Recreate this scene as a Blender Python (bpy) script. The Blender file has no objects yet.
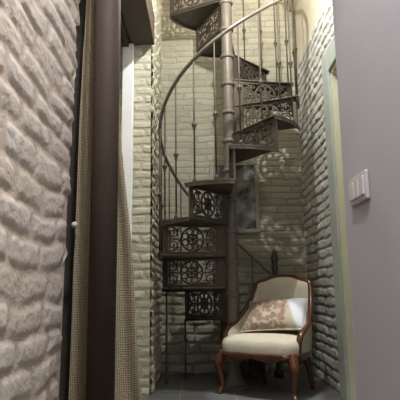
import bpy, bmesh, math, random
import numpy as np
from mathutils import Vector, Matrix
random.seed(7)
S = bpy.context.scene
COL = S.collection
PI = math.pi
R = math.radians

# ---------------------------------------------------------------- helpers
def tag(o, label=None, cat=None, group=None, kind=None):
    if label: o['label'] = label
    if cat: o['category'] = cat
    if group: o['group'] = group
    if kind: o['kind'] = kind
    return o

def empty(name, loc=(0, 0, 0), rz=0):
    o = bpy.data.objects.new(name, None)
    o.empty_display_size = .1
    COL.objects.link(o)
    o.location = loc
    o.rotation_euler = (0, 0, rz)
    return o

def obj(name, bm, mat, parent=None, smooth=False):
    me = bpy.data.meshes.new(name)
    bmesh.ops.recalc_face_normals(bm, faces=bm.faces)
    bm.to_mesh(me)
    bm.free()
    if smooth:
        for p in me.polygons: p.use_smooth = True
    me.materials.append(mat)
    o = bpy.data.objects.new(name, me)
    COL.objects.link(o)
    if parent: o.parent = parent
    return o

def bevel(o, w=.004, seg=2, ang=40):
    m = o.modifiers.new('bevel', 'BEVEL')
    m.width = w; m.segments = seg; m.limit_method = 'ANGLE'; m.angle_limit = R(ang)
    return o

def box(bm, x0, x1, y0, y1, z0, z1, M=None):
    vs = [Vector((x, y, z)) for z in (z0, z1) for y in (y0, y1) for x in (x0, x1)]
    if M: vs = [M @ v for v in vs]
    v = [bm.verts.new(p) for p in vs]
    for f in ((0, 2, 3, 1), (4, 5, 7, 6), (0, 1, 5, 4), (2, 6, 7, 3), (0, 4, 6, 2), (1, 3, 7, 5)):
        bm.faces.new([v[i] for i in f])

def prism(bm, pts, a, b):
    """pts: list of 3D points (polygon), extruded from +a to +b along vector list"""
    lo = [bm.verts.new(Vector(p) + a) for p in pts]
    hi = [bm.verts.new(Vector(p) + b) for p in pts]
    n = len(pts)
    bm.faces.new(lo[::-1]); bm.faces.new(hi)
    for i in range(n):
        bm.faces.new([lo[i], lo[(i + 1) % n], hi[(i + 1) % n], hi[i]])

def tube(bm, pts, rad, n=10, closed=False, flat=None, caps=True):
    """sweep; rad number or list; flat=(sx,sy) scales the section"""
    pts = [Vector(p) for p in pts]
    N = len(pts)
    rings = []
    up = None
    for i, p in enumerate(pts):
        if closed: t = pts[(i + 1) % N] - pts[i - 1]
        else: t = pts[min(i + 1, N - 1)] - pts[max(i - 1, 0)]
        t.normalize()
        if up is None:
            up = Vector((0, 0, 1)) if abs(t.z) < .9 else Vector((0, 1, 0))
        u = (up - t * up.dot(t)).normalized()
        up = u
        w = t.cross(u)
        r = rad[i] if isinstance(rad, (list, tuple)) else rad
        fx, fy = flat if flat else (1, 1)
        rings.append([bm.verts.new(p + u * (r * fy * math.sin(2 * PI * k / n)) + w * (r * fx * math.cos(2 * PI * k / n))) for k in range(n)])
    for i in range(N if closed else N - 1):
        a, b = rings[i], rings[(i + 1) % N]
        for k in range(n):
            bm.faces.new([a[k], a[(k + 1) % n], b[(k + 1) % n], b[k]])
    if caps and not closed:
        bm.faces.new(rings[0][::-1]); bm.faces.new(rings[-1])

def lathe(bm, prof, cx=0, cy=0, n=20):
    rings = []
    for r, z in prof:
        rings.append([bm.verts.new((cx + r * math.cos(2 * PI * k / n), cy + r * math.sin(2 * PI * k / n), z)) for k in range(n)])
    for a, b in zip(rings, rings[1:]):
        for k in range(n):
            bm.faces.new([a[k], a[(k + 1) % n], b[(k + 1) % n], b[k]])
    bm.faces.new(rings[0][::-1]); bm.faces.new(rings[-1])

def catmull(P, m=8):
    P = [Vector(p) for p in P]
    Q = [P[0] * 2 - P[1]] + P + [P[-1] * 2 - P[-2]]
    out = []
    for i in range(1, len(Q) - 2):
        a, b, c, d = Q[i - 1:i + 3]
        for k in range(m):
            t = k / m
            out.append(.5 * ((2 * b) + (c - a) * t + (2 * a - 5 * b + 4 * c - d) * t * t + (3 * b - a - 3 * c + d) * t ** 3))
    out.append(P[-1])
    return out

# ---------------------------------------------------------------- materials
def mat(name, col, rough=.6, metal=0, vary=None, scale=8, bump=0, bscale=40, mix=.5, spec=.5, detail=6):
    m = bpy.data.materials.new(name)
    m.use_nodes = True
    nt = m.node_tree
    b = nt.nodes['Principled BSDF']
    b.inputs['Roughness'].default_value = rough
    b.inputs['Metallic'].default_value = metal
    b.inputs['Specular IOR Level'].default_value = spec
    tc = nt.nodes.new('ShaderNodeTexCoord')
    c4 = (*col, 1)
    b.inputs['Base Color'].default_value = c4
    if vary is not None:
        n = nt.nodes.new('ShaderNodeTexNoise')
        n.inputs['Scale'].default_value = scale
        n.inputs['Detail'].default_value = detail
        n.inputs['Roughness'].default_value = .62
        nt.links.new(tc.outputs['Object'], n.inputs['Vector'])
        r = nt.nodes.new('ShaderNodeValToRGB')
        r.color_ramp.elements[0].position = .5 - mix * .4
        r.color_ramp.elements[0].color = c4
        r.color_ramp.elements[1].position = .5 + mix * .4
        r.color_ramp.elements[1].color = (*vary, 1)
        nt.links.new(n.outputs['Fac'], r.inputs['Fac'])
        nt.links.new(r.outputs['Color'], b.inputs['Base Color'])
    if bump:
        n2 = nt.nodes.new('ShaderNodeTexNoise')
        n2.inputs['Scale'].default_value = bscale
        n2.inputs['Detail'].default_value = 5
        nt.links.new(tc.outputs['Object'], n2.inputs['Vector'])
        bp = nt.nodes.new('ShaderNodeBump')
        bp.inputs['Strength'].default_value = bump
        bp.inputs['Distance'].default_value = .01
        nt.links.new(n2.outputs['Fac'], bp.inputs['Height'])
        nt.links.new(bp.outputs['Normal'], b.inputs['Normal'])
    return m

def brick_mat(name, face, face2, mortar, bump=.5):
    """colour of brick and mortar read from the mesh attribute 'brick' (x: brickness, y: per-brick random)"""
    m = bpy.data.materials.new(name)
    m.use_nodes = True
    nt = m.node_tree; L = nt.links
    b = nt.nodes['Principled BSDF']
    b.inputs['Roughness'].default_value = .88
    b.inputs['Specular IOR Level'].default_value = .25
    at = nt.nodes.new('ShaderNodeAttribute'); at.attribute_name = 'brick'
    sp = nt.nodes.new('ShaderNodeSeparateXYZ')
    L.new(at.outputs['Vector'], sp.inputs[0])
    tc = nt.nodes.new('ShaderNodeTexCoord')
    n = nt.nodes.new('ShaderNodeTexNoise'); n.inputs['Scale'].default_value = 9; n.inputs['Detail'].default_value = 8
    L.new(tc.outputs['Object'], n.inputs['Vector'])
    ad = nt.nodes.new('ShaderNodeMath'); ad.operation = 'ADD'
    L.new(n.outputs['Fac'], ad.inputs[0]); L.new(sp.outputs['Y'], ad.inputs[1])
    hv = nt.nodes.new('ShaderNodeMath'); hv.operation = 'MULTIPLY'; hv.inputs[1].default_value = .5
    L.new(ad.outputs[0], hv.inputs[0])
    rp = nt.nodes.new('ShaderNodeValToRGB')
    rp.color_ramp.elements[0].position = .25; rp.color_ramp.elements[0].color = (*face, 1)
    rp.color_ramp.elements[1].position = .75; rp.color_ramp.elements[1].color = (*face2, 1)
    L.new(hv.outputs[0], rp.inputs['Fac'])
    mx = nt.nodes.new('ShaderNodeMix'); mx.data_type = 'RGBA'
    mx.inputs[6].default_value = (*mortar, 1)
    L.new(sp.outputs['X'], mx.inputs[0]); L.new(rp.outputs['Color'], mx.inputs[7])
    L.new(mx.outputs[2], b.inputs['Base Color'])
    n2 = nt.nodes.new('ShaderNodeTexNoise'); n2.inputs['Scale'].default_value = 70; n2.inputs['Detail'].default_value = 6
    L.new(tc.outputs['Object'], n2.inputs['Vector'])
    bp = nt.nodes.new('ShaderNodeBump'); bp.inputs['Strength'].default_value = bump; bp.inputs['Distance'].default_value = .006
    L.new(n2.outputs['Fac'], bp.inputs['Height']); L.new(bp.outputs['Normal'], b.inputs['Normal'])
    return m

M_brick_near = brick_mat('old_pink_beige_brick', (.58, .49, .40), (.65, .58, .50), (.55, .455, .365), .6)
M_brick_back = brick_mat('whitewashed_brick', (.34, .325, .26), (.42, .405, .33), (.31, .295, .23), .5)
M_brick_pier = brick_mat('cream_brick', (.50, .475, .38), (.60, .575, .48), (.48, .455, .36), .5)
M_brick_right = brick_mat('white_painted_brick', (.50, .50, .475), (.60, .60, .58), (.36, .355, .33), .5)
M_plaster = mat('lilac_plaster', (.40, .395, .43), .7, vary=(.43, .42, .455), scale=2, bump=.03, bscale=60)
M_cream = mat('cream_plaster', (.62, .55, .44), .8, vary=(.66, .60, .49), scale=3, bump=.1, bscale=40)
M_iron = mat('brown_cast_iron', (.074, .061, .051), .5, .35, vary=(.105, .086, .072), scale=14, bump=.25, bscale=90)
M_column = mat('grey_brown_iron_column', (.13, .112, .098), .5, .2, vary=(.17, .145, .125), scale=9, bump=.2, bscale=60)
M_rail = mat('polished_iron_rail', (.16, .135, .12), .35, .4, vary=(.2, .17, .15), scale=10)
M_pipe = mat('brown_painted_pipe', (.046, .031, .022), .68, 0, vary=(.062, .043, .030), scale=3, bump=.06, bscale=12, spec=.25)
M_beam = mat('brown_timber', (.065, .045, .032), .7, vary=(.09, .065, .048), scale=6, bump=.3, bscale=30)
M_dark = mat('dark_timber_and_gap_shade', (.03, .022, .016), .8, vary=(.045, .034, .025), scale=12, bump=.4)  # beam side, and the painted shade in the gap by the curtain
M_white = mat('white_paint', (.84, .86, .90), .5, bump=.05, bscale=30)
M_green = mat('pale_green_paint', (.36, .40, .385), .5, vary=(.41, .45, .43), scale=5, bump=.08, bscale=50)
M_door = mat('pale_yellow_door_paint', (.55, .55, .42), .5, vary=(.6, .6, .47), scale=4)
M_wood = mat('red_brown_mahogany', (.07, .022, .012), .26, vary=(.12, .042, .022), scale=18, bump=.05)
M_fabric = mat('cream_upholstery', (.58, .54, .45), .85, vary=(.64, .60, .51), scale=30, bump=.25, bscale=350)
M_switch = mat('switch_plastic', (.50, .46, .45), .35)
M_switch2 = mat('switch_rocker_plastic', (.60, .57, .56), .3)
M_knob = mat('ivory_knob', (.62, .58, .50), .35)
M_brass = mat('brass', (.55, .40, .16), .35, .8)
M_frame = mat('grey_wood_frame', (.30, .29, .24), .6, vary=(.36, .35, .29), scale=12)
M_steel = mat('ceiling_lamp_metal', (.5, .5, .5), .3, .8)

def burlap():
    m = bpy.data.materials.new('woven_burlap'); m.use_nodes = True
    nt = m.node_tree; L = nt.links; b = nt.nodes['Principled BSDF']
    b.inputs['Roughness'].default_value = .95; b.inputs['Specular IOR Level'].default_value = .1
    tc = nt.nodes.new('ShaderNodeTexCoord')
    outs = []
    for d in ('X', 'Z'):
        w = nt.nodes.new('ShaderNodeTexWave'); w.bands_direction = d
        w.inputs['Scale'].default_value = 62; w.inputs['Distortion'].default_value = 2.2
        w.inputs['Detail'].default_value = 2; w.inputs['Detail Scale'].default_value = 3
        L.new(tc.outputs['Object'], w.inputs['Vector']); outs.append(w)
    mu = nt.nodes.new('ShaderNodeMath'); mu.operation = 'MULTIPLY'
    L.new(outs[0].outputs['Fac'], mu.inputs[0]); L.new(outs[1].outputs['Fac'], mu.inputs[1])
    r = nt.nodes.new('ShaderNodeValToRGB')
    r.color_ramp.elements[0].color = (.21, .16, .10, 1); r.color_ramp.elements[0].position = .0
    r.color_ramp.elements[1].color = (.66, .55, .37, 1); r.color_ramp.elements[1].position = .45
    L.new(mu.outputs[0], r.inputs['Fac']); L.new(r.outputs['Color'], b.inputs['Base Color'])
    bp = nt.nodes.new('ShaderNodeBump'); bp.inputs['Strength'].default_value = .8; bp.inputs['Distance'].default_value = .004
    L.new(mu.outputs[0], bp.inputs['Height']); L.new(bp.outputs['Normal'], b.inputs['Normal'])
    return m
M_burlap = burlap()

def tiles():
    m = bpy.data.materials.new('grey_slate_tiles'); m.use_nodes = True
    nt = m.node_tree; L = nt.links; b = nt.nodes['Principled BSDF']
    b.inputs['Roughness'].default_value = .45
    tc = nt.nodes.new('ShaderNodeTexCoord')
    mp = nt.nodes.new('ShaderNodeMapping'); mp.inputs['Location'].default_value = (.16, .1, 0)
    L.new(tc.outputs['Object'], mp.inputs['Vector'])
    br = nt.nodes.new('ShaderNodeTexBrick'); br.offset = 0
    br.inputs['Color1'].default_value = (.17, .175, .18, 1); br.inputs['Color2'].default_value = (.20, .20, .20, 1)
    br.inputs['Mortar'].default_value = (.33, .32, .29, 1); br.inputs['Scale'].default_value = 1
    br.inputs['Brick Width'].default_value = .4; br.inputs['Row Height'].default_value = .4; br.inputs['Mortar Size'].default_value = .006
    L.new(mp.outputs['Vector'], br.inputs['Vector'])
    n = nt.nodes.new('ShaderNodeTexNoise'); n.inputs['Scale'].default_value = 7; n.inputs['Detail'].default_value = 7
    L.new(tc.outputs['Object'], n.inputs['Vector'])
    mx = nt.nodes.new('ShaderNodeMix'); mx.data_type = 'RGBA'; mx.blend_type = 'MULTIPLY'; mx.inputs[0].default_value = .5
    L.new(br.outputs['Color'], mx.inputs[6]); L.new(n.outputs['Color'], mx.inputs[7])
    L.new(mx.outputs[2], b.inputs['Base Color'])
    return m
M_floor = tiles()

def print_mat():
    """floral print: brown and rose sprays on cream, a pale blue-white light patch painted in at one end"""
    m = bpy.data.materials.new('floral_print_lit_end_fabric'); m.use_nodes = True
    nt = m.node_tree; L = nt.links; b = nt.nodes['Principled BSDF']
    b.inputs['Roughness'].default_value = .8
    tc = nt.nodes.new('ShaderNodeTexCoord')
    v = nt.nodes.new('ShaderNodeTexVoronoi'); v.inputs['Scale'].default_value = 48
    n = nt.nodes.new('ShaderNodeTexNoise'); n.inputs['Scale'].default_value = 24; n.inputs['Detail'].default_value = 6
    L.new(tc.outputs['Object'], v.inputs['Vector']); L.new(tc.outputs['Object'], n.inputs['Vector'])
    r1 = nt.nodes.new('ShaderNodeValToRGB')
    e = r1.color_ramp.elements
    e[0].position = .0; e[0].color = (.24, .17, .13, 1)
    e[1].position = 1; e[1].color = (.32, .17, .14, 1)
    x = e.new(.45); x.color = (.36, .22, .2, 1)
    x = e.new(.7); x.color = (.20, .17, .09, 1)
    L.new(v.outputs['Color'], r1.inputs['Fac'])
    sep = nt.nodes.new('ShaderNodeSeparateXYZ'); L.new(tc.outputs['Object'], sep.inputs[0])
    # flowers thin out towards the painted lit end
    mr = nt.nodes.new('ShaderNodeMapRange')
    mr.inputs[1].default_value = .08; mr.inputs[2].default_value = .14; mr.inputs[3].default_value = .08; mr.inputs[4].default_value = -.25
    L.new(sep.outputs['X'], mr.inputs[0])
    ad = nt.nodes.new('ShaderNodeMath'); ad.operation = 'ADD'
    L.new(n.outputs['Fac'], ad.inputs[0]); L.new(mr.outputs[0], ad.inputs[1])
    r2 = nt.nodes.new('ShaderNodeValToRGB')
    r2.color_ramp.elements[0].position = .50; r2.color_ramp.elements[0].color = (0, 0, 0, 1)
    r2.color_ramp.elements[1].position = .56; r2.color_ramp.elements[1].color = (1, 1, 1, 1)
    L.new(ad.outputs[0], r2.inputs['Fac'])
    mx = nt.nodes.new('ShaderNodeMix'); mx.data_type = 'RGBA'
    L.new(r2.outputs['Color'], mx.inputs[0]); mx.inputs[6].default_value = (.46, .42, .35, 1)
    L.new(r1.outputs['Color'], mx.inputs[7])
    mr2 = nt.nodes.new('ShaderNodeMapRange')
    mr2.inputs[1].default_value = .12; mr2.inputs[2].default_value = .145  # blend to pale blue-white: light patch painted into the cushion colour
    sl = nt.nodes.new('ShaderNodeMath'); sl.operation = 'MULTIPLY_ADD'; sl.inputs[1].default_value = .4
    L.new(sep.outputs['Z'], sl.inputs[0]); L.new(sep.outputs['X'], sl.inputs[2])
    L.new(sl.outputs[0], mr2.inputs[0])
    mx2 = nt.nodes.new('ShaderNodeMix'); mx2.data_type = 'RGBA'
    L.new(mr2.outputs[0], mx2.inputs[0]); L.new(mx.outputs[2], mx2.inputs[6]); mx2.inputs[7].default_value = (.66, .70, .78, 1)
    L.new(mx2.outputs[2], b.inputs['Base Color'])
    return m
M_print = print_mat()

def picture_mat():
    m = bpy.data.materials.new('dark_print'); m.use_nodes = True
    nt = m.node_tree; L = nt.links; b = nt.nodes['Principled BSDF']
    b.inputs['Roughness'].default_value = .25
    tc = nt.nodes.new('ShaderNodeTexCoord')
    n = nt.nodes.new('ShaderNodeTexNoise'); n.inputs['Scale'].default_value = 5; n.inputs['Detail'].default_value = 3
    L.new(tc.outputs['Object'], n.inputs['Vector'])
    r = nt.nodes.new('ShaderNodeValToRGB')
    r.color_ramp.elements[0].position = .42; r.color_ramp.elements[0].color = (.03, .03, .028, 1)
    r.color_ramp.elements[1].position = .62; r.color_ramp.elements[1].color = (.30, .30, .27, 1)
    L.new(n.outputs['Fac'], r.inputs['Fac']); L.new(r.outputs['Color'], b.inputs['Base Color'])
    return m
M_pic = picture_mat()

# ---------------------------------------------------------------- brick relief walls
def vnoise(x, y, seed):
    xi = np.floor(x).astype(np.int64); yi = np.floor(y).astype(np.int64)
    xf = x - xi; yf = y - yi
    u = xf * xf * (3 - 2 * xf); v = yf * yf * (3 - 2 * yf)
    def h(a, b):
        n = (a * 374761393 + b * 668265263 + seed * 982451653) & 0x7fffffff
        n = ((n ^ (n >> 13)) * 1274126177) & 0x7fffffff
        return ((n ^ (n >> 16)) & 0xffff) / 65535.
    return (h(xi, yi) * (1 - u) + h(xi + 1, yi) * u) * (1 - v) + (h(xi, yi + 1) * (1 - u) + h(xi + 1, yi + 1) * u) * v

def hsh(a, b, seed):
    n = (a * 374761393 + b * 668265263 + seed * 982451653 + 12345) & 0x7fffffff
    n = ((n ^ (n >> 13)) * 1274126177) & 0x7fffffff
    return ((n ^ (n >> 16)) & 0xffff) / 65535.

def brick_height(U, V, course, blen, joint, relief, seed, wob=.012, soft=1.0):
    U2 = U + wob * (vnoise(U * 9, V * 9, seed) - .5) * 2 + .004 * (vnoise(U * 40, V * 40, seed + 5) - .5)
    V2 = V + wob * (vnoise(U * 7 + 31, V * 7, seed + 1) - .5) * 2 + .005 * (vnoise(U * 35, V * 35 + 9, seed + 6) - .5)
    row = np.floor(V2 / course).astype(np.int64)
    off = (row % 2) * .5 + .35 * hsh(row, row * 0 + 3, seed)
    uc = U2 / blen + off
    c = np.floor(uc).astype(np.int64)
    # uneven head joints
    fu = uc - c
    fv = V2 / course - row
    du = np.minimum(fu, 1 - fu) * blen
    dv = np.minimum(fv, 1 - fv) * course
    shrink = joint * (.5 + .5 * hsh(c, row, seed + 9))
    d = np.minimum(du, dv) - shrink
    rd = joint * 1.3 * soft
    t = np.clip(d / rd, 0, 1)
    corner = np.clip((du - shrink) / (rd * 1.6), 0, 1) * np.clip((dv - shrink) / rd, 0, 1)
    b = np.clip(corner, 0, 1); b = (1 - (1 - b) ** 2) * (t > 0)
    rnd = hsh(c, row, seed + 2)
    hgt = relief * b * (.62 + .5 * rnd)
    hgt += relief * b * .30 * (vnoise(U * 14, V * 18, seed + 3) - .5) * 2
    hgt += relief * .18 * (vnoise(U * 45, V * 45, seed + 4) - .5) * 2 * (.4 + b)
    hgt += relief * .25 * vnoise(U * 5, V * 5, seed + 8)
    return hgt, b, rnd

def brick_wall(name, origin, u, n, L0, L1, z0, z1, mat_, course=.085, blen=.2, joint=.009, relief=.016, seed=1, res=.008, thick=.12, holes=(), soft=1.0, wob=.012):
    """relief grid on plane origin + u*U, facing n, with a solid slab behind"""
    u = Vector(u).normalized(); n = Vector(n).normalized(); o = Vector(origin)
    nu = int((L1 - L0) / res) + 1; nv = int((z1 - z0) / res) + 1
    us = np.linspace(L0, L1, nu); vs = np.linspace(z0, z1, nv)
    U, V = np.meshgrid(us, vs)
    H, B, RN = brick_height(U, V, course, blen, joint, relief, seed, soft=soft, wob=wob)
    P = np.zeros((nv, nu, 3))
    for i in range(3):
        P[..., i] = o[i] + u[i] * U + n[i] * H
    P[..., 2] += V
    idx = np.arange(nu * nv).reshape(nv, nu)
    q = np.stack([idx[:-1, :-1], idx[:-1, 1:], idx[1:, 1:], idx[1:, :-1]], -1).reshape(-1, 4)
    uc = (U[:-1, :-1] + U[1:, 1:]).reshape(-1) / 2; vc = (V[:-1, :-1] + V[1:, 1:]).reshape(-1) / 2
    keep = np.ones(len(q), bool)
    for (a, b, c, d) in holes:
        keep &= ~((uc > a) & (uc < b) & (vc > c) & (vc < d))
    q = q[keep]
    if u.cross(Vector((0, 0, 1))).dot(n) < 0: q = q[:, ::-1]
    verts = P.reshape(-1, 3)
    # slab behind
    slabs = [(L0, L1, z0, z1)]
    for (a, b, c, d) in holes:
        slabs = []
        if a > L0: slabs.append((L0, a, z0, z1))
        if b < L1: slabs.append((b, L1, z0, z1))
        slabs.append((max(a, L0), min(b, L1), d, z1))
        if c > z0: slabs.append((max(a, L0), min(b, L1), z0, c))
    ex_v = []; ex_f = []
    base = len(verts)
    for (a, b, c, d) in slabs:
        s = base + len(ex_v)
        for vv in (c, d):
            for uu in (a, b):
                for nn in (.0, -thick):
                    p = o + u * uu + n * nn; ex_v.append((p.x, p.y, p.z + vv))
        for f in ((0, 1, 3, 2), (4, 6, 7, 5), (0, 2, 6, 4), (1, 5, 7, 3), (0, 4, 5, 1), (2, 3, 7, 6)):
            ex_f.append([s + i for i in f])
    allv = np.concatenate([verts, np.array(ex_v)])
    allq = np.concatenate([q, np.array(ex_f)])
    me = bpy.data.meshes.new(name)
    me.vertices.add(len(allv)); me.vertices.foreach_set('co', allv.astype(np.float32).ravel())
    me.loops.add(len(allq) * 4); me.loops.foreach_set('vertex_index', allq.astype(np.int32).ravel())
    me.polygons.add(len(allq)); me.polygons.foreach_set('loop_start', np.arange(0, len(allq) * 4, 4, dtype=np.int32))
    me.update(calc_edges=True); me.validate()
    a = me.attributes.new('brick', 'FLOAT_VECTOR', 'POINT')
    D = np.zeros((len(allv), 3), np.float32)
    D[:len(verts), 0] = np.clip(B * 1.4, 0, 1).ravel(); D[:len(verts), 1] = RN.ravel()
    a.data.foreach_set('vector', D.ravel())
    sm = np.zeros(len(allq), bool); sm[:len(q)] = True
    me.polygons.foreach_set('use_smooth', sm)
    me.materials.append(mat_)
    ob = bpy.data.objects.new(name, me); COL.objects.link(ob)
    ob['kind'] = 'structure'
    return ob

def struct(name, boxes, m, bev=0):
    bm = bmesh.new()
    for b in boxes: box(bm, *b)
    o = obj(name, bm, m); o['kind'] = 'structure'
    if bev: bevel(o, bev)
    return o

YB = 4.84      # back wall
XL = -.38      # left wall of the stairwell
XR = 1.0       # right wall
ZB = 2.96      # top of the right brick wall
PY = 3.85      # pier face

struct('floor', [(-1.2, 1.6, -1.5, 5.0, -.1, 0)], M_floor)
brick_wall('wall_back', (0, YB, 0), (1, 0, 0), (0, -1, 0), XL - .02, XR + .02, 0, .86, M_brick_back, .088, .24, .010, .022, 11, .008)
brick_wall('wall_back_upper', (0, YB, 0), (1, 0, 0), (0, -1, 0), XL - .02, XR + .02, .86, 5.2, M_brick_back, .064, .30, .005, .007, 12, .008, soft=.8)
wl = brick_wall('wall_left', (-.40, 0, 0), (0, 1, 0), (1, 0, 0), -.2, 1.465, 0, 2.6, M_brick_near, .073, .20, .010, .0052, 21, .0065, .3, soft=1.1, wob=.019)
for v in wl.data.vertices:      # the broken end of the wall is ragged and leans forward with height
    if v.co.y > 1.0:
        z = v.co.z; s_ = (v.co.y - 1.0) / .465
        rag = .012 * math.sin(z * 31) + .009 * math.sin(z * 73 + 1) + .007 * math.sin(z * 131 + 2)
        v.co.y += s_ * s_ * (.10 * max(0, min(1.1, (z - .6) / 1.0)) + rag)
brick_wall('wall_pier', (0, PY, 0), (1, 0, 0), (0, -1, 0), -.82, XL, 0, 2.951, M_brick_pier, .069, .2, .008, .009, 31, .007, .9)
brick_wall('wall_pier_return', (XL, 0, 0), (0, 1, 0), (1, 0, 0), PY - .004, YB, 0, 2.951, M_brick_pier, .069, .22, .01, .014, 33, .008, .3)
brick_wall('wall_left_upper', (XL, 0, 0), (0, 1, 0), (1, 0, 0), 1.2, YB, 2.952, 5.2, M_brick_pier, .069, .22, .01, .014, 35, .01, .2)
DY0, DY1, DZ = 2.65, 3.555, 2.34      # door opening in the right wall
brick_wall('wall_right', (XR, 0, 0), (0, 1, 0), (-1, 0, 0), 1.70, YB, 0, ZB, M_brick_right, .076, .20, .009, .0125, 41, .0075, .12, holes=[(DY0, DY1, -1, DZ)])
struct('wall_right_near', [(.48, 1.12, -1.5, 1.68, 0, 3.57)], M_plaster, .012)
struct('wall_right_upper', [(XR, XR + .12, 1.68, YB + .1, ZB, 5.2)], M_cream)
struct('wall_left_side', [(-.95, -.85, -1.5, PY, 0, 3.57)], M_cream)
struct('ceiling', [(-1.2, 1.2, -1.5, 2.75, 3.57, 3.7), (.885, 1.2, 2.75, 5.0, 3.57, 3.7), (-.5, 1.2, 2.75, 5.0, 5.2, 5.3), (-1.0, 1.2, 2.65, 2.75, 3.7, 5.3)], M_cream)

# beam on the left side of the stair opening
bm = bmesh.new(); box(bm, -.545, -.352, 1.25, PY - .012, 2.70, 2.95)
o = bevel(obj('trim_beam', bm, M_beam), .006); o['kind'] = 'structure'
bm = bmesh.new(); box(bm, -.60, -.55, 1.25, PY - .012, 2.66, 2.95)
o = obj('trim_beam_side', bm, M_dark); o['kind'] = 'structure'
struct('trim_white_jamb', [(-.60, -.515, PY - .07, PY - .016, 0, 2.69)], M_white, .005)
struct('trim_gap_shade', [(-.62, -.36, 1.72, 1.80, 0, 2.69)], M_dark, .006)  # dark sheet put in for the shade between wall end and curtain

# door in the right wall
bm = bmesh.new()
w = .165
box(bm, XR - .045, XR + .02, DY1 - .01, DY1 + w, 0, DZ + w)
box(bm, XR - .045, XR + .02, DY0 - w, DY0 + .01, 0, DZ + w)
box(bm, XR - .045, XR + .02, DY0 + .01, DY1 - .01, DZ - .01, DZ + w)
o = bevel(obj('door_1_frame', bm, M_green), .006); o['kind'] = 'structure'
bm = bmesh.new()
for (a, b, c, d) in ((DY1 - .035, DY1 - .01, 0, DZ - .01), (DY0 + .01, DY0 + .035, 0, DZ - .01), (DY0 + .035, DY1 - .035, DZ - .035, DZ - .01)):
    box(bm, XR - .025, XR + .1, a, b, c, d)
o2 = obj('inner_jamb', bm, M_door, o)
bm = bmesh.new()
box(bm, XR + .02, XR + .06, DY0 + .036, DY1 - .036, .005, DZ - .036)
for (a, b) in ((.15, 1.0), (1.15, 2.2)):
    box(bm, XR + .008, XR + .02, DY0 + .14, DY1 - .14, a, b)
leaf = bevel(obj('door_1', bm, M_door), .005); leaf['kind'] = 'structure'
bm = bmesh.new()
tube(bm, [(XR + .02, DY0 + .08, 1.05), (XR - .03, DY0 + .08, 1.05), (XR - .035, DY0 + .17, 1.05)], .009, 8)
obj('door_handle', bm, M_brass, leaf, True)

# ---------------------------------------------------------------- spiral staircase
CX, CY, SR = .252, 4.15, .597
STEP = 34.5
RISE, ZF = .2535, .008
def zk(k): return ZF + RISE * k
def th(k): return R(270 + STEP * (k - 7))
def pol(r, a, z): return Vector((r * math.cos(a), r * math.sin(a), z))
stair = empty('spiral_staircase', (CX, CY, 0))
tag(stair, 'brown cast-iron spiral staircase with lace risers and curved handrail', 'staircase')
KMAX = 17
bm = bmesh.new()
prof = [(.12, .0), (.12, .02), (.085, .03), (.07, .06), (.05, .10), (.047, .14)]
for k in range(1, KMAX + 1):
    z = zk(k)
    prof += [(.047, z - .075), (.058, z - .07), (.062, z - .055), (.058, z - .045), (.049, z - .04), (.049, z + .0)]
prof += [(.047, zk(KMAX) + .9)]
lathe(bm, prof, n=24)
col = obj('column', bm, M_column, stair, True)
e = col.modifiers.new('es', 'EDGE_SPLIT'); e.split_angle = R(45)

def rib(bm, pts, w, y0, y1, closed=False):
    """flat bar following a 2D polyline (x,z) in a panel, between depths y0..y1"""
    P = [Vector((p[0], p[1])) for p in pts]
    N = len(P)
    rows = []
    for i in range(N):
        if closed: t = P[(i + 1) % N] - P[i - 1]
        else: t = P[min(i + 1, N - 1)] - P[max(i - 1, 0)]
        if t.length < 1e-9: t = Vector((1, 0))
        t.normalize(); nn = Vector((-t.y, t.x)) * w / 2
        a = P[i] + nn; b = P[i] - nn
        rows.append([bm.verts.new((a.x, y0, a.y)), bm.verts.new((b.x, y0, b.y)), bm.verts.new((b.x, y1, b.y)), bm.verts.new((a.x, y1, a.y))])
    for i in range(N if closed else N - 1):
        a, b = rows[i], rows[(i + 1) % N]
        for k in range(4):
            bm.faces.new([a[k], a[(k + 1) % 4], b[(k + 1) % 4], b[k]])
    if not closed:
        bm.faces.new(rows[0][::-1]); bm.faces.new(rows[-1])

def circ(cx, cz, rx, rz=None, a0=0, a1=360, n=20):
    rz = rz or rx
    return [(cx + rx * math.cos(R(a0 + (a1 - a0) * i / n)), cz + rz * math.sin(R(a0 + (a1 - a0) * i / n))) for i in range(n + 1)]

def spiral(cx, cz, r0, r1, a0, turns, n=22):
    return [(cx + (r0 + (r1 - r0) * i / n) * math.cos(R(a0) + turns * 2 * PI * i / n), cz + (r0 + (r1 - r0) * i / n) * math.sin(R(a0) + turns * 2 * PI * i / n)) for i in range(n + 1)]

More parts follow.
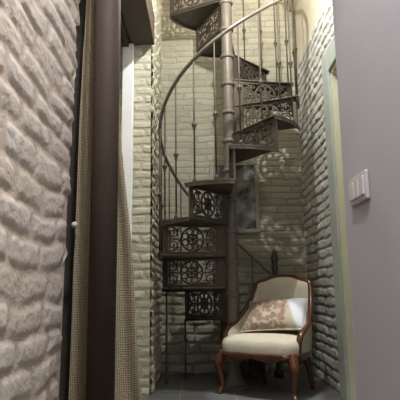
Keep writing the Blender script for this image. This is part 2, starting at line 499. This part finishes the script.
H = RISE - .018          # panel height
X0, X1 = .05, SR - .012
def riser_mesh():
    """panel in x (radial), z (0..H), thin in y"""
    bm = bmesh.new()
    t0, t1 = -.006, .006
    lx0, lx1 = X0 + .085, X1 - .045      # pierced field
    lz0, lz1 = .022, H - .018
    box(bm, X0, lx0, t0, t1, 0, H)
    box(bm, lx1, X1, t0, t1, 0, H)
    box(bm, lx0, lx1, t0, t1, 0, lz0)
    box(bm, lx0, lx1, t0, t1, lz1, H)
    cx, cz = (lx0 + lx1) / 2, (lz0 + lz1) / 2
    hh = (lz1 - lz0) / 2; hw = (lx1 - lx0) / 2
    y0, y1 = -.004, .004
    W = .0095
    # central wheel
    rib(bm, circ(cx, cz, hh * .97)[:-1], W * 1.2, y0, y1, True)
    rib(bm, circ(cx, cz, hh * .40)[:-1], W, y0, y1, True)
    for i in range(8):
        a = 2 * PI * i / 8 + PI / 8
        c = (cx + hh * .68 * math.cos(a), cz + hh * .68 * math.sin(a))
        rib(bm, circ(c[0], c[1], hh * .24, n=10)[:-1], W * .9, y0, y1, True)
    for i in range(6):
        a = 2 * PI * i / 6
        c = (cx + hh * .2 * math.cos(a), cz + hh * .2 * math.sin(a))
        rib(bm, circ(c[0], c[1], hh * .17, n=8)[:-1], W * .8, y0, y1, True)
    # scrolls either side and a leaf arch
    for s in (-1, 1):
        for v in (-1, 1):
            c = (cx + s * hw * .80, cz + v * hh * .5)
            p = spiral(c[0], c[1], hh * .44, hh * .08, R(0) + (90 if v > 0 else -90), (1.4 if s * v > 0 else -1.4))
            rib(bm, p, W, y0, y1)
            rib(bm, spiral(cx + s * hw * .56, cz + v * hh * .80, hh * .19, hh * .03, 180 if s > 0 else 0, 1.1 * s * v), W * .85, y0, y1)
            rib(bm, [(cx + s * hw * .99, cz + v * hh * .98), (cx + s * hw * .80, cz + v * hh * .90), (cx + s * hw * .62, cz + v * hh * .55), (cx + s * hw * .58, cz + v * hh * .1)], W * .9, y0, y1)
            rib(bm, [(cx + s * hw * 1.0, cz + v * hh * .22), (cx + s * hw * .86, cz + v * hh * .08), (cx + s * hw * .70, cz + v * hh * .02), (cx + s * hw * .44, cz)], W * .9, y0, y1)
        rib(bm, circ(cx + s * hw * .985, cz, hh * .2, hh * .3, n=12)[:-1], W * .8, y0, y1, True)
    return bm

def tread_mesh():
    """wedge from angle 0 back to STEP deg with rounded nosing"""
    bm = bmesh.new()
    n = 8
    a0, a1 = R(-3.0), R(STEP)
    pts = [(.045 * math.cos(a0) , .045 * math.sin(a0), 0)]
    pts += [(SR * math.cos(a0 + (a1 - a0) * i / n), SR * math.sin(a0 + (a1 - a0) * i / n), 0) for i in range(n + 1)]
    pts += [(.045 * math.cos(a1), .045 * math.sin(a1), 0)]
    prism(bm, pts, Vector((0, 0, -.013)), Vector((0, 0, 0)))
    # outer edge strip below the rim
    pr = []
    for i in range(n + 1):
        a = a0 + (a1 - a0) * i / n
        pr.append((SR - .002, a))
    lo = []
    for i in range(n):
        (r, a), (_, b) = pr[i], pr[i + 1]
        prism(bm, [((r) * math.cos(a), (r) * math.sin(a), 0), ((r) * math.cos(b), (r) * math.sin(b), 0), ((r - .01) * math.cos(b), (r - .01) * math.sin(b), 0), ((r - .01) * math.cos(a), (r - .01) * math.sin(a), 0)], Vector((0, 0, -.034)), Vector((0, 0, -.01)))
    # nosing lip
    tube(bm, [(.06 * math.cos(a0), .06 * math.sin(a0), -.008), (SR * math.cos(a0), SR * math.sin(a0), -.008)], .009, 8)
    return bm

def helix(a):           # nosing height at angle a (radians, unwrapped)
    return zk(7 + (math.degrees(a) - 270) / STEP)
def railoff(a):
    d = math.degrees(a)
    return .915 - max(0, min(1, (150 - d) / 100)) * .20

tread_me = riser_me = None
t0 = bevel(obj('tread', tread_mesh(), M_iron, stair), .002, 1)
r0 = obj('riser_panel', riser_mesh(), M_iron, stair)
def inst(src, name, parent):
    c = src.copy(); COL.objects.link(c); c.parent = parent; c.name = name
    return c
for k in range(1, KMAX + 1):
    t = t0 if k == 1 else inst(t0, 'tread', stair)
    t.location = (0, 0, zk(k)); t.rotation_euler = (0, 0, th(k))
    r = r0 if k == 1 else inst(r0, 'riser_panel', stair)
    r.location = (0, 0, zk(k - 1) + .002); r.rotation_euler = (0, 0, th(k))

# balusters: bar, with a knob as sub-part; heights differ a little, so each is made from its own length
def baluster(a, k, rr=SR - .014):
    z0 = zk(k) - .04
    z1 = helix(a) + railoff(a)
    if z1 - z0 < .2: return
    bm = bmesh.new()
    lathe(bm, [(.0065, 0), (.0065, z1 - z0)], n=8)
    b = obj('baluster', bm, M_iron, stair, True)
    b.location = pol(rr, a, z0)
    zz = (z1 - z0) * .47
    bm = bmesh.new()
    lathe(bm, [(.008, zz - .035), (.012, zz - .03), (.009, zz - .024), (.015, zz - .01), (.019, zz + .004), (.020, zz + .012), (.010, zz + .02), (.009, zz + .035)], n=10)
    obj('knob', bm, M_iron, b, True)
    bm = bmesh.new()
    lathe(bm, [(.012, .035), (.016, .045), (.012, .06), (.009, .075)], n=10)
    obj('foot_collar', bm, M_iron, b, True)
for k in range(1, KMAX):
    for f in (.14, .62):
        baluster(th(k) + R(STEP) * f, k)

# handrail
bm = bmesh.new()
a = R(50); pts = []
aend = th(KMAX)
while a < aend:
    pts.append(pol(SR - .014, a, helix(a) + railoff(a))); a += R(4)
tube(bm, pts, .0145, 10)
obj('handrail', bm, M_rail, stair, True)
# newel post behind the chair
nx = pol(SR + .0, R(47), 0)
bm = bmesh.new()
zt = 1.09
lathe(bm, [(.04, 0), (.04, .05), (.022, .08), (.02, .5), (.026, .52), (.02, .54), (.02, .80), (.030, .82), (.020, .84), (.022, .9), (.032, .93), (.024, .965), (.030, .99), (.034, 1.03), (.024, 1.06), (.008, zt)], nx.x, nx.y, 14)
obj('newel_post', bm, M_iron, stair, True)
# slim supports under the lower left steps
for (d, k) in ((160, 3), (133, 2)):
    bm = bmesh.new()
    p = pol(SR - .02, R(d), 0)
    lathe(bm, [(.014, 0), (.008, .02), (.008, zk(k) - .02)], p.x, p.y, 8)
    obj('support_rod', bm, M_iron, stair, True)

# ---------------------------------------------------------------- armchair
PSI = R(36)
W2 = .27
FR = Vector((.615, 3.575, 0))
ex = Vector((math.cos(PSI), -math.sin(PSI), 0))   # chair local +x (viewer's right)
ey = Vector((math.sin(PSI), math.cos(PSI), 0))    # chair local +y (back)
org = FR - ex * .295 + ey * .24
chair = empty('armchair', org, -PSI)
tag(chair, 'cream upholstered armchair with curved red-brown wooden frame beneath the stairs', 'armchair')

def plan(t):            # t 0..1 : right front -> back -> left front, seat outline half
    pass
half = [(.298, -.155, .28), (.303, -.160, .36), (.311, -.145, .425), (.314, -.08, .468), (.306, .01, .505), (.286, .095, .575), (.262, .165, .66), (.243, .21, .75), (.222, .232, .80), (.15, .245, .822), (.075, .252, .845), (0, .255, .85)]
full = half + [(-x, y, z) for (x, y, z) in half[-2::-1]]
path = catmull(full, 6)
bm = bmesh.new()
rad = []
NP = len(path)
for i in range(NP):
    s = i / (NP - 1)
    rad.append(.019 + .004 * math.sin(PI * s * 6) ** 2)
tube(bm, path, rad, 12, flat=(1, .8))
obj('wooden_frame', bm, M_wood, chair, True)

# upholstered shell: from seat level up to the rail, padded on the inside
bm = bmesh.new()
def shell_pts(off, bulge):
    rows = []
    i0, i1 = 8, NP - 9
    for i in range(i0, i1 + 1):
        p = path[i]
        t = path[min(i + 1, NP - 1)] - path[max(i - 1, 0)]
        t.z = 0; t.normalize()
        nin = Vector((-t.y, t.x, 0))
        if nin.dot(Vector((p.x, p.y + .05, 0))) > 0: nin = -nin
        rows.append((p, nin))
    return rows
rows = shell_pts(0, 0)
NV = 9
inner = []; outer = []
for (p, nin) in rows:
    zb = .27
    zt_ = p.z - .008
    ci = []; co = []
    for j in range(NV + 1):
        v = j / NV
        z = zb + (zt_ - zb) * v
        bul = math.sin(PI * min(1, v * 1.0)) * .022
        taper = -.02 * (1 - v)      # shell leans in towards the seat
        q = Vector((p.x * (1 - .07 * (1 - v)), p.y * (1 - .07 * (1 - v)), z))
        ci.append(bm.verts.new(q + nin * (.012 + bul + .01)))
        co.append(bm.verts.new(q - nin * (.004 + .25 * bul)))
    inner.append(ci); outer.append(co)
for i in range(len(rows) - 1):
    for j in range(NV):
        bm.faces.new([inner[i][j], inner[i + 1][j], inner[i + 1][j + 1], inner[i][j + 1]])
        bm.faces.new([outer[i][j], outer[i][j + 1], outer[i + 1][j + 1], outer[i + 1][j]])
    bm.faces.new([inner[i][NV], inner[i + 1][NV], outer[i + 1][NV], outer[i][NV]])
    bm.faces.new([inner[i][0], outer[i][0], outer[i + 1][0], inner[i + 1][0]])
for i in (0, len(rows) - 1):
    for j in range(NV):
        bm.faces.new([inner[i][j], outer[i][j], outer[i][j + 1], inner[i][j + 1]])
obj('backrest', bm, M_fabric, chair, True)

def seat_outline(n=48, k=1.0, grow=0):
    out = []
    for i in range(n):
        a = 2 * PI * i / n
        c, s = math.cos(a), math.sin(a)
        x = math.copysign(abs(c) ** .45, c); y = math.copysign(abs(s) ** .5, s)
        w = .342 - .102 * (y + 1) / 2 + grow
        yy = y * (.245 + grow) - .012
        if y < -.55: yy -= .028 * math.cos(x * PI / 2) + .008 * math.cos(x * PI * 3)
        out.append((x * w * k, yy * k if y > 0 else yy * k))
    return out
# seat cushion
bm = bmesh.new()
levels = [(z - .028, k) for z, k in [(.32, .985), (.34, 1.0), (.375, 1.012), (.405, 1.0), (.425, .95), (.440, .84), (.449, .65), (.454, .4), (.456, .15)]]
rings = []
for z, k in levels:
    rings.append([bm.verts.new((x * k, y * k, z)) for (x, y) in seat_outline()])
for a_, b_ in zip(rings, rings[1:]):
    for i in range(48): bm.faces.new([a_[i], a_[(i + 1) % 48], b_[(i + 1) % 48], b_[i]])
bm.faces.new(rings[0][::-1]); bm.faces.new(rings[-1])
obj('seat', bm, M_fabric, chair, True)
# apron (seat rail) with a shaped lower edge
bm = bmesh.new()
O = seat_outline(72, 1, .004); I = seat_outline(72, .9, 0)
rr = []
for i, (x, y) in enumerate(O):
    front = max(0, (-y - .1) / .16)
    zl = .258 + .016 * math.cos(x / .26 * PI * 2) * min(1, front)
    xi, yi = I[i]
    rr.append([bm.verts.new((x * .985, y * .985, zl)), bm.verts.new((x * 1.02, y * 1.02, zl + .02)), bm.verts.new((x * 1.01, y * 1.01, .292)), bm.verts.new((x * 1.03, y * 1.02, .300)), bm.verts.new((x * 1.0, y * 1.0, .306)), bm.verts.new((xi, yi, .306)), bm.verts.new((xi, yi, zl))])
n = len(rr)
for i in range(n):
    a_, b_ = rr[i], rr[(i + 1) % n]
    for j in range(7): bm.faces.new([a_[j], a_[(j + 1) % 7], b_[(j + 1) % 7], b_[j]])
obj('seat_rail', bm, M_wood, chair, True)
# cabriole legs
def leg(x, y, sx, sy, rear=False):
    bm = bmesh.new()
    if not rear:
        P = [(x - sx * .012, y - sy * .012, .305), (x, y, .265), (x + sx * .014, y + sy * .014, .21), (x + sx * .010, y + sy * .010, .17), (x - sx * .004, y - sy * .004, .10), (x - sx * .006, y - sy * .006, .05), (x + sx * .006, y + sy * .006, .022), (x + sx * .010, y + sy * .010, .004)]
        rd = [.030, .034, .031, .023, .0165, .0145, .020, .021]
    else:
        P = [(x, y, .285), (x, y, .22), (x + sx * .006, y + .012, .16), (x + sx * .012, y + .035, .07), (x + sx * .015, y + .05, .004)]
        rd = [.026, .024, .020, .017, .016]
    pp = catmull(P, 5)
    rads = []
    m = len(pp)
    for i in range(m):
        t = i / (m - 1) * (len(rd) - 1); j = min(int(t), len(rd) - 2); f = t - j
        rads.append(rd[j] * (1 - f) + rd[j + 1] * f)
    tube(bm, pp, rads, 12)
    return obj('leg', bm, M_wood, chair, True)
leg(.295, -.235, 1, -1); leg(-.295, -.235, -1, -1)
leg(.19, .205, 1, 1, True); leg(-.19, .205, -1, 1, True)

# pillow
bm = bmesh.new()
NU, NW = 22, 14
pw, ph = .25, .155
top = {}; bot = {}
for i in range(NU + 1):
    for j in range(NW + 1):
        u = i / NU * 2 - 1; v = j / NW * 2 - 1
        pin = 1 - .07 * (1 - u * u) * abs(v) ** 2
        pin2 = 1 - .06 * (1 - v * v) * abs(u) ** 2
        x = u * pw * pin2; z = v * ph * pin
        th_ = .062 * ((1 - u ** 4) * (1 - v ** 4)) ** .6 * (1 + .10 * math.sin(5 * u + 3 * v))
        edge = i in (0, NU) or j in (0, NW)
        top[i, j] = bm.verts.new((x, -th_, z))
        bot[i, j] = top[i, j] if edge else bm.verts.new((x, th_, z))
for i in range(NU):
    for j in range(NW):
        bm.faces.new([top[i, j], top[i + 1, j], top[i + 1, j + 1], top[i, j + 1]])
        bm.faces.new([bot[i, j], bot[i, j + 1], bot[i + 1, j + 1], bot[i + 1, j]])
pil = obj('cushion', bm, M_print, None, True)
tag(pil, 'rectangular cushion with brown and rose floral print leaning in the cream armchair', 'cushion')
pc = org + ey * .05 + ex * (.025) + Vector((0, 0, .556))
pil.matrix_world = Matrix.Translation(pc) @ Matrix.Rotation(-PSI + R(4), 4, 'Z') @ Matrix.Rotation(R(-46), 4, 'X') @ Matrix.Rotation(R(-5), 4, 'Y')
bm = bmesh.new()
loop = [(i, 0) for i in range(NU)] + [(NU, j) for j in range(NW)] + [(i, NW) for i in range(NU, 0, -1)] + [(0, j) for j in range(NW, 0, -1)]
pts = []
for (i, j) in loop:
    u = i / NU * 2 - 1; v = j / NW * 2 - 1
    pts.append((u * pw * (1 - .06 * (1 - v * v) * abs(u) ** 2), 0, v * ph * (1 - .07 * (1 - u * u) * abs(v) ** 2)))
tube(bm, pts, .004, 6, closed=True)
obj('piping', bm, M_fabric, pil, True)

# ---------------------------------------------------------------- pipe, curtain, knob
bm = bmesh.new()
lathe(bm, [(.040, 0), (.040, 2.69)], n=32)
lathe(bm, [(.043, 0), (.043, .03), (.041, .034)], n=32)
p = obj('pipe', bm, M_pipe, None, True); p.location = (-.286, 1.5, 0)
tag(p, 'thick brown vertical pipe standing in front of the burlap curtain', 'pipe')

bm = bmesh.new()
NU, NW = 60, 60
g = {}
for j in range(NW + 1):
    z = .005 + (2.66 - .005) * j / NW
    xl = -.408 + .008 * math.sin(z * 3) - .012 * max(0, .8 - z) + .028 * max(0, min(1, (z - .8) / .9))
    if z > 1.75: xr = -.288
    else:
        s = (1.75 - z) / 1.75
        xr = -.288 + .155 * s ** 1.15
    xr += .004 * math.sin(z * 9)
    for i in range(NU + 1):
        u = i / NU
        x = xl + (xr - xl) * u
        y = 1.615 + .014 * math.sin(u * 17 + z * .8) * (1 - .3 * j / NW) - .02 * (1 - j / NW) * u
        g[i, j] = (x, y, z)
fr = {k: bm.verts.new(v) for k, v in g.items()}
bk = {k: bm.verts.new((v[0], v[1] + .006, v[2])) for k, v in g.items()}
for i in range(NU):
    for j in range(NW):
        bm.faces.new([fr[i, j], fr[i + 1, j], fr[i + 1, j + 1], fr[i, j + 1]])
        bm.faces.new([bk[i, j], bk[i, j + 1], bk[i + 1, j + 1], bk[i + 1, j]])
for j in range(NW):
    for i in (0, NU): bm.faces.new([fr[i, j], fr[i, j + 1], bk[i, j + 1], bk[i, j]])
for i in range(NU):
    for j in (0, NW): bm.faces.new([fr[i, j], fr[i + 1, j], bk[i + 1, j], bk[i, j]])
cur = obj('curtain', bm, M_burlap, None, True)
tag(cur, 'coarse tan burlap curtain hanging behind the brown pipe', 'curtain')
bm = bmesh.new()
lathe(bm, [(.004, -.012), (.004, 0), (.0075, .003), (.0105, .010), (.009, .017), (.003, .02)], n=14)
kn = obj('knob', bm, M_knob, cur, True)
kn.matrix_world = Matrix.Translation((-.393, 1.594, .955)) @ Matrix.Rotation(R(90), 4, 'X')
kn['label'] = 'small round ivory knob'

# ---------------------------------------------------------------- light switch on the right wall
sw = empty('light_switch', (.48, 1.49, 1.04))
tag(sw, 'pale double light switch plate on the smooth lilac wall', 'light switch')
bm = bmesh.new()
box(bm, -.012, 0, -.078, .078, -.042, .042)
bevel(obj('plate', bm, M_switch, sw), .004)
for (a, b) in ((-.068, -.024), (-.021, .021), (.024, .068)):
    bm = bmesh.new(); box(bm, -.017, -.010, a, b, -.028, .028)
    bevel(obj('rocker', bm, M_switch2, sw), .003)

# ---------------------------------------------------------------- framed picture on the back wall
pf = empty('framed_picture', (.33, YB - .03, 1.62))
tag(pf, 'dark picture in a grey wooden frame hanging on the back wall', 'picture')
bm = bmesh.new()
fw, fh, ft = .235, .345, .035
box(bm, -fw, fw, -.02, .012, -fh, -fh + ft); box(bm, -fw, fw, -.02, .012, fh - ft, fh)
box(bm, -fw, -fw + ft, -.02, .012, -fh + ft, fh - ft); box(bm, fw - ft, fw, -.02, .012, -fh + ft, fh - ft)
bevel(obj('frame', bm, M_frame, pf), .004)
bm = bmesh.new(); box(bm, -fw + ft, fw - ft, -.006, .008, -fh + ft, fh - ft)
obj('print', bm, M_pic, pf)

# ---------------------------------------------------------------- lamps
def ceiling_lamp(x, y, z, label, power, colr, rad, name='pendant_lamp'):
    pass
def light(name, kind, loc, power, col, size=.1, **kw):
    l = bpy.data.lights.new(name, kind); l.energy = power; l.color = col
    if kind in ('POINT', 'SPOT'): l.shadow_soft_size = size
    if kind == 'AREA': l.size = size
    for k, v in kw.items(): setattr(l, k, v)
    o = bpy.data.objects.new(name, l); COL.objects.link(o); o.location = loc
    return o
def aim(o, t):
    o.rotation_euler = (Vector(t) - o.location).to_track_quat('-Z', 'Y').to_euler()
# ceiling lamp in the passage, above and in front of the camera
light('passage_lamp', 'POINT', (.30, 3.0, 3.36), 118, (.97, .98, .94), .014)
# narrow spot added to make the bright patch on seat and cushion
sp = light('seat_fill_spot', 'SPOT', (.36, 2.85, 3.50), 240, (1, .97, .90), .012, spot_size=R(14), spot_blend=.3); aim(sp, (.44, 3.74, .40))
# upstairs lamp shining down the well
light('landing_lamp', 'POINT', (.72, 4.05, 4.45), 38, (1, .87, .70), .10)
# unseen cool fill added behind the camera to brighten the near walls
light('near_wall_fill', 'POINT', (.12, -.15, 2.35), 22, (.93, .94, 1), .22)
# added fill spot pointing straight down, lifts near walls and front floor
light('overhead_fill_spot', 'SPOT', (.06, .55, 2.75), 150, (.93, .94, 1), .09, spot_size=R(106), spot_blend=.25)

wd = bpy.data.worlds.new('world'); S.world = wd; wd.use_nodes = True
wd.node_tree.nodes['Background'].inputs[0].default_value = (.8, .88, 1, 1)
wd.node_tree.nodes['Background'].inputs[1].default_value = .04

# ---------------------------------------------------------------- camera
cam = bpy.data.cameras.new('camera')
cam.sensor_width = 36; cam.lens = 36 * 510 / 400; cam.clip_start = .02
co = bpy.data.objects.new('camera', cam); COL.objects.link(co)
co.matrix_world = Matrix.Translation((0, 0, .75)) @ Matrix.Rotation(R(100), 4, 'X') @ Matrix.Rotation(R(-.7), 4, 'Z')
S.camera = co
S.view_settings.view_transform = 'Standard'
S.view_settings.look = 'None'
S.view_settings.gamma = 1
S.view_settings.use_curve_mapping = False
S.view_settings.exposure = 0
